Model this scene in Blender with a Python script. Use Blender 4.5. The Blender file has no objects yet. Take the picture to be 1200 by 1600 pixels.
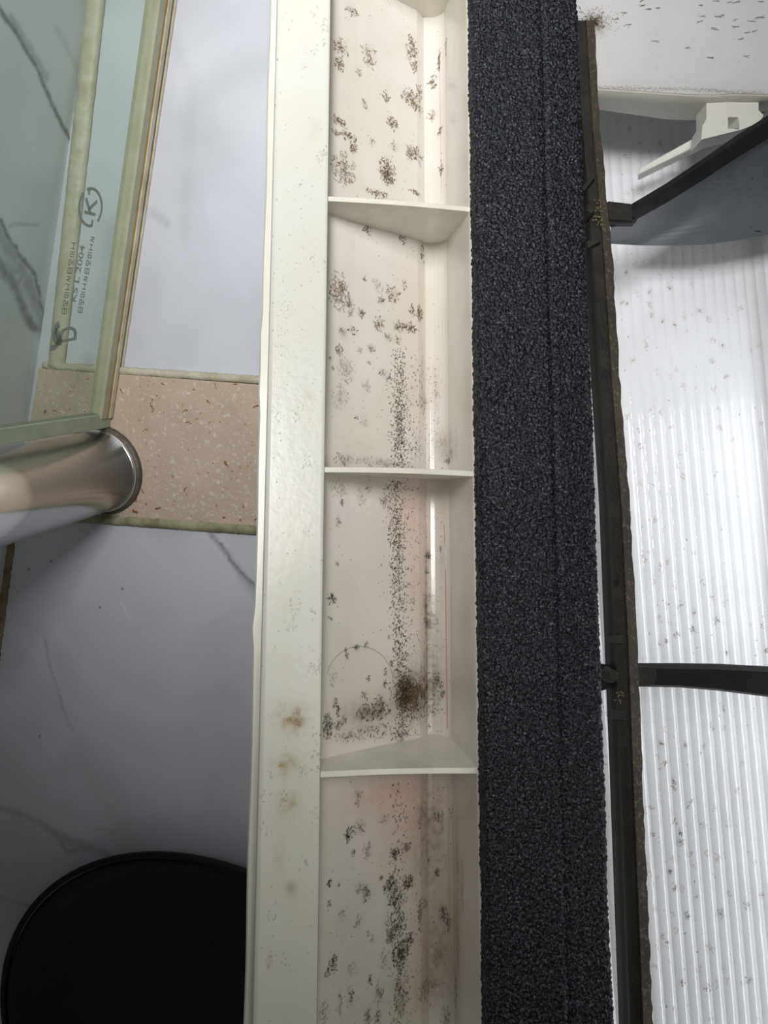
import bpy, bmesh, math, random
import numpy as np
from mathutils import Vector, Matrix

random.seed(7)
rng = np.random.default_rng(11)
scene = bpy.context.scene
col = scene.collection

# ------------------------------------------------------------------ camera
W, H, F = 1200.0, 1600.0, 1200.0
HC = 0.72                                    # camera height above the bathroom floor
down = Vector((335, 260, -F)).normalized()   # world -Z seen in camera axes
zc = -down
yc = Vector((754, 4570, F)); yc = (yc - zc * yc.dot(zc)).normalized()
xc = yc.cross(zc)
RW = Matrix((xc, yc, zc))                    # camera axes -> world axes
CAM = Vector((0, 0, HC))
cd = bpy.data.cameras.new('camera'); cam = bpy.data.objects.new('camera', cd); col.objects.link(cam)
cam.matrix_world = Matrix.Translation(CAM) @ RW.to_4x4()
cd.lens = 27.0; cd.sensor_width = 36.0; cd.sensor_fit = 'AUTO'; cd.clip_start = 0.01
scene.camera = cam

def ray(u, v):
    return (RW @ Vector((u - 600, 800 - v, -F))).normalized()
def floor_pt(u, v, z=0.0):
    d = ray(u, v); t = (z - CAM.z) / d.z
    return CAM + d * t

# ------------------------------------------------------------------ frame of the leaning appliance
tn = Vector((-165, -170, -F)).normalized()   # away from viewer, camera axes
ty = Vector((18, 8444, -F)); ty = (ty - tn * ty.dot(tn)).normalized()
tz = -tn; tx = ty.cross(tz)
AX = RW @ tx; AY = RW @ ty; AZ = RW @ tz
AO = CAM + ray(600, 800) * 0.35
TM = Matrix((( AX.x, AY.x, AZ.x, AO.x), (AX.y, AY.y, AZ.y, AO.y), (AX.z, AY.z, AZ.z, AO.z), (0, 0, 0, 1)))
TI = TM.inverted()
CL = TI @ CAM                                 # camera in appliance coordinates
def loc(u, v, h=0.0):
    d = TI.to_3x3() @ ray(u, v)
    t = (h - CL.z) / d.z
    return CL + d * t

# ------------------------------------------------------------------ light, world, exposure
w = bpy.data.worlds.new('world'); scene.world = w; w.use_nodes = True
w.node_tree.nodes['Background'].inputs[0].default_value = (0.96, 0.94, 0.84, 1)
w.node_tree.nodes['Background'].inputs[1].default_value = 0.075
scene.view_settings.view_transform = 'Standard'
scene.view_settings.look = 'None'
scene.view_settings.exposure = 0.0
scene.view_settings.gamma = 1.0
scene.view_settings.use_curve_mapping = False

def area(name, pos, target, size, power, color=(1, 1, 1), sy=None):
    l = bpy.data.lights.new(name, 'AREA'); l.energy = power; l.size = size; l.color = color
    if sy: l.shape = 'RECTANGLE'; l.size_y = sy
    o = bpy.data.objects.new(name, l); col.objects.link(o)
    o.location = pos
    o.rotation_euler = (Vector(target) - Vector(pos)).to_track_quat('-Z', 'Y').to_euler()
    return o
def spot(name, pos, power, radius, color, target, deg, blend):
    l = bpy.data.lights.new(name, 'SPOT'); l.energy = power; l.shadow_soft_size = radius; l.color = color
    l.spot_size = math.radians(deg); l.spot_blend = blend
    o = bpy.data.objects.new(name, l); col.objects.link(o); o.location = pos
    o.rotation_euler = (Vector(target) - Vector(pos)).to_track_quat('-Z', 'Y').to_euler()
    return o
LT = floor_pt(520, -60, 0.15)
spot('ceiling_spot', (-0.02, 0.62, 1.30), 4.8, 0.022, (1.0, 0.98, 0.96), LT, 64, 1.0)
spot('ceiling_spot', (0.04, 0.63, 1.30), 3.5, 0.016, (1.0, 0.98, 0.96), LT, 64, 1.0)
la = area('ceiling_lamp', (-0.02, 0.36, 1.15), floor_pt(440, 90, 0.1), 0.24, 1.4, (1.0, 0.985, 0.965))
la.data.spread = math.radians(64)
RL = TM @ loc(1760, 1500, 0.012)
sl = area('panel_fill', RL, TM @ loc(1000, 1500, -0.12), 0.04, 0.56, (0.96, 0.975, 1.0), 0.66)  # unseen fill added to brighten the fluted panel
sz = (RL - TM @ loc(1000, 1500, -0.12)).normalized(); sy_ = (AY - sz * AY.dot(sz)).normalized(); sx_ = sy_.cross(sz)
sl.rotation_euler = Matrix((sx_, sy_, sz)).transposed().to_euler()      # its long side runs along the appliance
area('trough_fill', TM @ loc(1500, 1500, 0.24), TM @ loc(480, 1500, 0), 0.16, 0.20, (1.0, 0.97, 0.90))  # added soft fill, lifts the lower end of the trough
area('post_fill', (-0.30, 0.80, 0.50), (-0.45, -0.2, 0.15), 0.45, 0.7, (0.96, 0.98, 1.0), 0.5)  # added fill without any window, brightens the steel post

# ------------------------------------------------------------------ helpers
def tag(o, label=None, cat=None, group=None, kind=None):
    if label: o['label'] = label
    if cat: o['category'] = cat
    if group: o['group'] = group
    if kind: o['kind'] = kind
    return o
def empty(name, mat=None):
    o = bpy.data.objects.new(name, None); col.objects.link(o)
    if mat is not None: o.matrix_world = mat
    o.empty_display_size = 0.01
    return o
def mesh_obj(name, verts, faces, material, parent=None, mat=None, smooth=False):
    me = bpy.data.meshes.new(name); me.from_pydata([tuple(v) for v in verts], [], faces); me.update()
    o = bpy.data.objects.new(name, me); col.objects.link(o)
    if material: me.materials.append(material)
    if parent: o.parent = parent
    elif mat is not None: o.matrix_world = mat
    if smooth: me.shade_smooth()
    return o
def bm_obj(name, bm, material, parent=None, mat=None, smooth=False, bevel=0):
    bmesh.ops.recalc_face_normals(bm, faces=bm.faces)
    me = bpy.data.meshes.new(name); bm.to_mesh(me); bm.free()
    o = bpy.data.objects.new(name, me); col.objects.link(o)
    me.materials.append(material)
    if parent: o.parent = parent
    elif mat is not None: o.matrix_world = mat
    if smooth: me.shade_smooth()
    if bevel:
        b = o.modifiers.new('bevel', 'BEVEL'); b.width = bevel; b.segments = 3; b.limit_method = 'ANGLE'; b.angle_limit = 0.6
        me.shade_smooth(); b.harden_normals = True
    return o
def add_prism(bm, pts, vec):
    """closed polygon pts (3D) swept by vec"""
    a = [bm.verts.new(p) for p in pts]; b = [bm.verts.new(Vector(p) + Vector(vec)) for p in pts]
    n = len(pts)
    bm.faces.new(a); bm.faces.new(b[::-1])
    for i in range(n):
        bm.faces.new((a[i], b[i], b[(i + 1) % n], a[(i + 1) % n]))
def add_hexa(bm, lo, up):
    """eight corners: four lower, four upper"""
    a = [bm.verts.new(p) for p in lo]; b = [bm.verts.new(p) for p in up]
    bm.faces.new(a); bm.faces.new(b[::-1])
    for i in range(len(lo)):
        j = (i + 1) % len(lo); bm.faces.new((a[i], b[i], b[j], a[j]))
def grid_obj(name, P, material, parent=None, mat=None, attr=None, smooth=True):
    """P: (ny, nx, 3) array -> grid mesh; attr: (ny,nx,3)"""
    ny, nx, _ = P.shape
    me = bpy.data.meshes.new(name)
    idx = np.arange(ny * nx).reshape(ny, nx)
    q = np.stack([idx[:-1, :-1], idx[:-1, 1:], idx[1:, 1:], idx[1:, :-1]], -1).reshape(-1, 4)
    nf = len(q)
    me.vertices.add(ny * nx); me.vertices.foreach_set('co', P.astype(np.float32).ravel())
    me.loops.add(nf * 4); me.loops.foreach_set('vertex_index', q.astype(np.int32).ravel())
    me.polygons.add(nf)
    me.polygons.foreach_set('loop_start', (np.arange(nf) * 4).astype(np.int32))
    me.polygons.foreach_set('loop_total', np.full(nf, 4, np.int32))
    me.update(calc_edges=True)
    if attr is not None:
        a = me.color_attributes.new('dirt', 'FLOAT_COLOR', 'POINT')
        c = np.ones((ny * nx, 4), np.float32); c[:, :3] = np.clip(attr, 0, 1).reshape(-1, 3)
        a.data.foreach_set('color', c.ravel())
    me.materials.append(material)
    if smooth: me.shade_smooth()
    o = bpy.data.objects.new(name, me); col.objects.link(o)
    if parent: o.parent = parent
    elif mat is not None: o.matrix_world = mat
    return o
def vnoise(ny, nx, cell, seed=0):
    r = np.random.default_rng(seed)
    gy, gx = int(ny / cell) + 3, int(nx / cell) + 3
    g = r.random((gy, gx))
    y = np.arange(ny) / cell; x = np.arange(nx) / cell
    yi = y.astype(int); xi = x.astype(int); fy = y - yi; fx = x - xi
    fy = (fy * fy * (3 - 2 * fy))[:, None]; fx = (fx * fx * (3 - 2 * fx))[None, :]
    a = g[yi][:, xi]; b = g[yi][:, xi + 1]; c = g[yi + 1][:, xi]; d = g[yi + 1][:, xi + 1]
    return (a * (1 - fx) + b * fx) * (1 - fy) + (c * (1 - fx) + d * fx) * fy

# ------------------------------------------------------------------ materials
def nmat(name):
    m = bpy.data.materials.new(name); m.use_nodes = True
    nt = m.node_tree; return m, nt, nt.nodes['Principled BSDF']
def rgba(c): return (c[0], c[1], c[2], 1)
def s2l(r, g, b):
    f = lambda c: (c / 255 / 12.92) if c <= 10 else ((c / 255 + 0.055) / 1.055) ** 2.4
    return (f(r), f(g), f(b))
def coords(nt, scale=(1, 1, 1)):
    t = nt.nodes.new('ShaderNodeTexCoord'); m = nt.nodes.new('ShaderNodeMapping')
    m.inputs['Scale'].default_value = scale
    nt.links.new(t.outputs['Object'], m.inputs[0]); return m.outputs[0]
def noise(nt, vec, scale, detail=4, rough=0.55, dist=0):
    n = nt.nodes.new('ShaderNodeTexNoise'); n.inputs['Scale'].default_value = scale
    n.inputs['Detail'].default_value = detail; n.inputs['Roughness'].default_value = rough
    n.inputs['Distortion'].default_value = dist
    nt.links.new(vec, n.inputs['Vector']); return n.outputs['Fac']
def ramp(nt, fac, stops):
    r = nt.nodes.new('ShaderNodeValToRGB'); e = r.color_ramp.elements
    while len(e) < len(stops): e.new(0.5)
    for i, (p, c) in enumerate(stops):
        e[i].position = p; e[i].color = rgba(c)
    nt.links.new(fac, r.inputs[0]); return r.outputs[0]
def mix(nt, fac, a, b, mode='MIX'):
    m = nt.nodes.new('ShaderNodeMix'); m.data_type = 'RGBA'; m.blend_type = mode
    for s, x in ((0, fac), (6, a), (7, b)):
        if isinstance(x, (int, float)): m.inputs[s].default_value = x
        elif isinstance(x, tuple): m.inputs[s].default_value = rgba(x)
        else: nt.links.new(x, m.inputs[s])
    return m.outputs[2]
def bump(nt, b, height, strength, dist=0.001):
    n = nt.nodes.new('ShaderNodeBump'); n.inputs['Strength'].default_value = strength
    n.inputs['Distance'].default_value = dist
    nt.links.new(height, n.inputs['Height']); nt.links.new(n.outputs[0], b.inputs['Normal'])
def simple(name, c, rough=0.5, var=0.12, scale=60, metallic=0, bmp=0, spec=0.5, bscale=None):
    m, nt, b = nmat(name); v = coords(nt)
    n = noise(nt, v, scale)
    cc = ramp(nt, n, [(0.3, tuple(x * (1 - var) for x in c)), (0.7, tuple(min(1, x * (1 + var)) for x in c))])
    nt.links.new(cc, b.inputs['Base Color']); b.inputs['Roughness'].default_value = rough
    b.inputs['Metallic'].default_value = metallic; b.inputs['Specular IOR Level'].default_value = spec
    if bmp: bump(nt, b, noise(nt, v, bscale or scale * 6), bmp)
    return m
def dirty(name, base, rough, black=(0.012, 0.011, 0.010), brown=(0.15, 0.098, 0.055), third=(0.55, 0.34, 0.26),
          var=0.06, vscale=25, bmp=0.05, trans=0.0, warm=None):
    m, nt, b = nmat(name); v = coords(nt)
    at = nt.nodes.new('ShaderNodeAttribute'); at.attribute_name = 'dirt'
    sp = nt.nodes.new('ShaderNodeSeparateColor'); nt.links.new(at.outputs['Color'], sp.inputs[0])
    n = noise(nt, v, vscale, 5)
    w2 = warm or tuple(x * (1 - var) for x in base)
    c = ramp(nt, n, [(0.35, w2), (0.65, base)])
    c = mix(nt, sp.outputs[2], c, third)
    c = mix(nt, sp.outputs[1], c, brown)
    c = mix(nt, sp.outputs[0], c, black)
    nt.links.new(c, b.inputs['Base Color']); b.inputs['Roughness'].default_value = rough
    bump(nt, b, noise(nt, v, 260, 3), bmp)
    b.inputs['IOR'].default_value = 1.5
    return m, nt, b

M_tray = dirty('cream_plastic', (0.71, 0.68, 0.65), 0.16, third=(0.58, 0.25, 0.16), warm=(0.66, 0.63, 0.56), bmp=0.06)[0]
M_flange = dirty('ivory_plastic', (0.65, 0.655, 0.63), 0.30, third=(0.55, 0.56, 0.36), brown=(0.36, 0.27, 0.14), warm=(0.63, 0.63, 0.55), vscale=18, bmp=0.12)[0]
M_shell = dirty('white_plastic', (0.60, 0.60, 0.605), 0.35, third=(0.45, 0.43, 0.36))[0]
M_cor = dirty('fluted_white_plastic', (0.84, 0.86, 0.90), 0.12, third=(0.55, 0.50, 0.40), brown=(0.30, 0.24, 0.16), bmp=0.10)[0]
M_plain = simple('plain_ivory_plastic', (0.66, 0.65, 0.58), 0.3, 0.05, 30)
M_rib = simple('rib_plastic', (0.72, 0.70, 0.62), 0.24, 0.08, 60)
M_rail = simple('grimy_black_plastic', (0.022, 0.020, 0.018), 0.55, 0.35, 90, bmp=0.4, spec=0.3)
M_black = simple('black_plastic', (0.012, 0.012, 0.013), 0.5, 0.3, 50, spec=0.22)
M_bin = simple('dark_rubber', (0.006, 0.006, 0.004), 0.5, 0.4, 30, spec=0.25)
M_whitebr = simple('bracket_plastic', (0.66, 0.66, 0.62), 0.35, 0.04, 30)
M_chrome = simple('brushed_steel', (0.95, 0.95, 0.94), 0.2, 0.04, 8, metallic=1)
M_seal = simple('dark_sealant', (0.10, 0.085, 0.07), 0.4, 0.35, 150, bmp=0.4)
M_print = simple('grey_print', s2l(135, 146, 136), 0.7, 0.05, 30)
M_back = simple('duct_backing_plastic', (0.7, 0.7, 0.7), 0.5, 0.04, 30)

def m_vane():
    m, nt, b = nmat('grey_vane_plastic'); v = coords(nt, (1, 1, 1))
    c = ramp(nt, noise(nt, v, 40), [(0.3, (0.085, 0.095, 0.11)), (0.7, (0.115, 0.125, 0.145))])
    vs = coords(nt, (60, 260, 200)); s = noise(nt, vs, 1.6, 2)
    k = ramp(nt, s, [(0.70, (0, 0, 0)), (0.74, (1, 1, 1))])
    nt.links.new(mix(nt, k, c, (0.03, 0.032, 0.036)), b.inputs['Base Color'])
    b.inputs['Roughness'].default_value = 0.4
    return m
M_vane = m_vane()
def m_railgrime():
    m, nt, b = nmat('dusty_brown_plastic'); v = coords(nt)
    n = noise(nt, v, 420, 6, 0.7); n2 = noise(nt, v, 28, 3)
    c = ramp(nt, n2, [(0.35, (0.034, 0.028, 0.021)), (0.68, (0.070, 0.054, 0.036))])
    k = ramp(nt, n, [(0.54, (0, 0, 0)), (0.66, (1, 1, 1))])
    nt.links.new(mix(nt, k, c, (0.17, 0.145, 0.10)), b.inputs['Base Color'])
    b.inputs['Roughness'].default_value = 0.8
    bump(nt, b, n, 0.9, 0.0015); return m
M_grime = m_railgrime()
def m_foam():
    m, nt, b = nmat('black_foam'); v = coords(nt)
    n = noise(nt, v, 900, 3, 0.65)
    c = ramp(nt, n, [(0.46, (0.003, 0.0035, 0.005)), (0.60, (0.032, 0.036, 0.050)), (0.72, (0.17, 0.175, 0.20))])
    nt.links.new(c, b.inputs['Base Color']); b.inputs['Roughness'].default_value = 0.34
    b.inputs['Specular IOR Level'].default_value = 0.24
    bump(nt, b, noise(nt, v, 1300, 2), 0.8, 0.0006); return m
M_foam = m_foam()
def m_stone():
    m, nt, b = nmat('speckled_tan_stone'); v = coords(nt)
    c = ramp(nt, noise(nt, v, 20, 5), [(0.3, (0.52, 0.42, 0.33)), (0.7, (0.62, 0.50, 0.41))])
    c = mix(nt, ramp(nt, noise(nt, v, 190, 3, 0.7), [(0.56, (0, 0, 0)), (0.66, (1, 1, 1))]), c, (0.70, 0.63, 0.53))
    c = mix(nt, ramp(nt, noise(nt, v, 150, 2, 0.6, 0.6), [(0.665, (0, 0, 0)), (0.70, (1, 1, 1))]), c, (0.26, 0.12, 0.06))
    v2 = coords(nt, (1.3, .9, 1)); c = mix(nt, ramp(nt, noise(nt, v2, 330, 2, 0.6), [(0.70, (0, 0, 0)), (0.74, (1, 1, 1))]), c, (0.85, 0.82, 0.75))
    nt.links.new(c, b.inputs['Base Color']); b.inputs['Roughness'].default_value = 0.35
    bump(nt, b, noise(nt, v, 400), 0.08); return m
M_stone = m_stone()
def m_silicone(name, c1, c2, rough=0.45):
    m, nt, b = nmat(name); v = coords(nt)
    c = ramp(nt, noise(nt, v, 45, 6, 0.65), [(0.36, c1), (0.62, c2)])
    nt.links.new(c, b.inputs['Base Color']); b.inputs['Roughness'].default_value = rough
    bump(nt, b, noise(nt, v, 120, 4), 0.5, 0.002); return m
M_sil = m_silicone('aged_silicone', (0.50, 0.45, 0.32), (0.62, 0.59, 0.48))
M_silg = m_silicone('mouldy_silicone', (0.20, 0.19, 0.11), (0.42, 0.40, 0.27))
M_sild = m_silicone('brown_grout', (0.16, 0.12, 0.07), (0.34, 0.27, 0.17), 0.8)
M_orange = m_silicone('orange_stained_seal', (0.36, 0.20, 0.06), (0.48, 0.34, 0.12))
M_olive = m_silicone('olive_seal', (0.38, 0.38, 0.27), (0.44, 0.43, 0.31))
M_line = m_silicone('brown_line_seal', (0.16, 0.11, 0.06), (0.30, 0.22, 0.12))
def m_marble():
    m, nt, b = nmat('white_marble_tile'); v = coords(nt)
    at = nt.nodes.new('ShaderNodeAttribute'); at.attribute_name = 'dirt'
    sp = nt.nodes.new('ShaderNodeSeparateColor'); nt.links.new(at.outputs['Color'], sp.inputs[0])
    c = ramp(nt, noise(nt, v, 7, 5, 0.5, 0.8), [(0.35, (0.58, 0.605, 0.66)), (0.62, (0.68, 0.70, 0.77))])
    c = mix(nt, sp.outputs[0], c, (0.10, 0.11, 0.115))
    c = mix(nt, sp.outputs[1], c, (0.02, 0.02, 0.02))
    c = mix(nt, sp.outputs[2], c, (0.85, 0.85, 0.85))
    nt.links.new(c, b.inputs['Base Color']); b.inputs['Roughness'].default_value = 0.16
    return m
M_marble = m_marble()
def m_glass():
    m = bpy.data.materials.new('green_glass'); m.use_nodes = True; nt = m.node_tree
    nt.nodes.clear(); out = nt.nodes.new('ShaderNodeOutputMaterial')
    t = nt.nodes.new('ShaderNodeBsdfTransparent'); t.inputs[0].default_value = (0.93, 0.965, 0.935, 1)
    g = nt.nodes.new('ShaderNodeBsdfGlossy'); g.inputs['Roughness'].default_value = 0.02
    f0 = nt.nodes.new('ShaderNodeFresnel'); f0.inputs[0].default_value = 1.45
    ge = nt.nodes.new('ShaderNodeNewGeometry'); f = nt.nodes.new('ShaderNodeMath'); f.operation = 'MULTIPLY_ADD'
    f.inputs[2].default_value = 0.0
    iv = nt.nodes.new('ShaderNodeMath'); iv.operation = 'SUBTRACT'; iv.inputs[0].default_value = 1.0
    nt.links.new(ge.outputs['Backfacing'], iv.inputs[1]); nt.links.new(f0.outputs[0], f.inputs[0]); nt.links.new(iv.outputs[0], f.inputs[1])
    mx = nt.nodes.new('ShaderNodeMixShader')
    nt.links.new(f.outputs[0], mx.inputs[0]); nt.links.new(t.outputs[0], mx.inputs[1]); nt.links.new(g.outputs[0], mx.inputs[2])
    nt.links.new(mx.outputs[0], out.inputs[0]); return m
M_glass = m_glass()
M_gedge = simple('pale_green_edge', (0.36, 0.43, 0.33), 0.25, 0.12, 40)
def m_water():
    m, nt, b = nmat('water'); b.inputs['Transmission Weight'].default_value = 0.5
    b.inputs['Roughness'].default_value = 0.02; b.inputs['IOR'].default_value = 1.33
    n = noise(nt, coords(nt), 5); nt.links.new(ramp(nt, n, [(0, (.97, .98, 1)), (1, (1, 1, 1))]), b.inputs['Base Color'])
    return m
M_water = m_water()

# ------------------------------------------------------------------ stain canvas
class Canvas:
    """marks in surface coordinates: columns s, rows y, in metres"""
    def __init__(self, s0, s1, y0, y1, step):
        self.s0, self.y0, self.st = s0, y0, step
        self.nx = int((s1 - s0) / step) + 1; self.ny = int((y1 - y0) / step) + 1
        self.a = np.zeros((self.ny, self.nx, 3), np.float32)
    def dot(self, s, y, r, ch, k):
        cx = (s - self.s0) / self.st; cy = (y - self.y0) / self.st; rr = max(r / self.st, 0.45)
        R = int(math.ceil(rr * 1.6)) + 1
        x0, x1 = max(0, int(cx) - R), min(self.nx, int(cx) + R + 2); y0, y1 = max(0, int(cy) - R), min(self.ny, int(cy) + R + 2)
        if x0 >= x1 or y0 >= y1: return
        gx = np.arange(x0, x1)[None, :] - cx; gy = np.arange(y0, y1)[:, None] - cy
        g = 1.4 * k * np.clip(1.5 - np.sqrt(gx * gx + gy * gy) / rr, 0, 1)
        self.a[y0:y1, x0:x1, ch] = np.maximum(self.a[y0:y1, x0:x1, ch], g)
    def haze(self, s, y, rs, ry, ch, k, rough=0.6, seed=0):
        cx = (s - self.s0) / self.st; cy = (y - self.y0) / self.st; rx = rs / self.st; ry = ry / self.st
        x0, x1 = max(0, int(cx - 2.6 * rx)), min(self.nx, int(cx + 2.6 * rx) + 1)
        y0, y1 = max(0, int(cy - 2.6 * ry)), min(self.ny, int(cy + 2.6 * ry) + 1)
        if x0 >= x1 or y0 >= y1: return
        gx = (np.arange(x0, x1)[None, :] - cx) / rx; gy = (np.arange(y0, y1)[:, None] - cy) / ry
        nz = vnoise(y1 - y0, x1 - x0, max(3, 0.0022 / self.st), int(abs(s * 1e5) + abs(y * 1e5)) + seed)
        g = k * np.exp(-(gx * gx + gy * gy)) * (1 - rough + 2 * rough * nz * nz) * (0.55 if ch == 2 else 1.3)
        self.a[y0:y1, x0:x1, ch] += g
    def worm(self, s, y, n, r, ch, k, jit=0.9, vert=1.0):
        a = random.uniform(0, 6.283)
        for _ in range(n):
            self.dot(s, y, r * random.uniform(.7, 1.2), ch, k)
            a += random.uniform(-jit, jit)
            s += math.cos(a) * r * 1.3; y += math.sin(a) * r * 1.3 * vert
    def colony(self, s, y, rs, ry, n, ch=0, k=0.8, r=0.00022, ln=(2, 6), vert=1.2):
        for _ in range(n):
            q = random.random() ** 0.7 * 1.2; a = random.uniform(0, 6.283)
            self.worm(s + rs * q * math.cos(a), y + ry * q * math.sin(a), random.randint(*ln), r * random.uniform(.7, 1.3), ch, k * random.uniform(.35, 1), 0.9, vert)
    def line(self, p, q, r, ch, k, wob=0.0, step=None):
        L = math.hypot(q[0] - p[0], q[1] - p[1]); n = max(2, int(L / (step or r * 0.7))); o = 0
        for i in range(n + 1):
            t = i / n; o += random.uniform(-wob, wob); o *= 0.97
            self.dot(p[0] + (q[0] - p[0]) * t + o, p[1] + (q[1] - p[1]) * t, r * random.uniform(.7, 1.3), ch, k * random.uniform(.6, 1))

# ------------------------------------------------------------------ trough: cross-section in appliance coordinates
YTOP = loc(600, -190, 0).y; YBOT = loc(600, 1780, 0).y
xl_out = loc(432, 0, 0).x * 0.5 + loc(393, 1600, 0).x * 0.5
xi = (loc(515, 0, 0).x + loc(498, 1600, 0).x) / 2
xr = (loc(734, 0, 0).x + loc(751, 1600, 0).x) / 2
DEP_L, DEP_R = 0.017, 0.050
x_cor = (loc(691, 375, -DEP_R).x + loc(700, 1145, -DEP_R).x) / 2
# profile points of the inner surface from the flange's inner edge to the right ledge, rounded at the corner
prof = [(xi, -0.0005), (xi + 0.0004, -DEP_L + 0.002), (xi + 0.002, -DEP_L)]
xa = loc(655, 800, -0.044).x
prof += [(xi + (xa - xi) * t, -DEP_L - (0.0445 - DEP_L) * t) for t in (0.3, 0.6, 0.85, 1.0)]
cxr, czr = x_cor - 0.0105, -DEP_R + 0.0105
for i in range(1, 8):
    a = math.radians(-106 + 100 * i / 8); prof.append((cxr + 0.0105 * math.cos(a) + 0.001, czr + 0.0105 * math.sin(a)))
prof += [(xr - 0.0006, -0.002), (xr, -0.0004), (xr + 0.002, 0.0)]
prof = np.array(prof)
seg = np.hypot(*(prof[1:] - prof[:-1]).T); cum = np.concatenate([[0], np.cumsum(seg)])
def prof_at(s):
    return np.interp(s, cum, prof[:, 0]), np.interp(s, cum, prof[:, 1])
def surf(u, v):
    """pixel on the photograph -> (s, y) on the trough's inner surface"""
    d = TI.to_3x3() @ ray(u, v)
    best = None
    for i in range(1, len(prof) - 1):
        (x0, z0), (x1, z1) = prof[i], prof[i + 1]
        den = d.x * (z1 - z0) - d.z * (x1 - x0)
        if abs(den) < 1e-9: continue
        t = ((x0 - CL.x) * (z1 - z0) - (z0 - CL.z) * (x1 - x0)) / den
        px, pz = CL.x + d.x * t, CL.z + d.z * t
        L2 = (x1 - x0) ** 2 + (z1 - z0) ** 2; k = ((px - x0) * (x1 - x0) + (pz - z0) * (z1 - z0)) / L2
        if -0.02 <= k <= 1.02 and t > 0 and (best is None or t < best[0]):
            best = (t, cum[i] + k * seg[i], CL.y + d.y * t)
    if best is None: return (cum[3], loc(u, v, -0.03).y)
    return best[1], best[2]
STEP = 0.00030
cv = Canvas(0, cum[-1], YBOT, YTOP, STEP)
def S(u, v, ru, rv):
    s, y = surf(u, v); return s, y, ru * 0.00032, rv * 0.00032
def col_(u, v, ru, rv, n, ch=0, k=0.8, r=0.00020, **kw):
    s, y, a, b = S(u, v, ru, rv); cv.colony(s, y, a, b, n, ch, k, r, **kw)
def hz(u, v, ru, rv, ch, k, rough=0.6):
    s, y, a, b = S(u, v, ru, rv); cv.haze(s, y, a, b, ch, k, rough)
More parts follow.
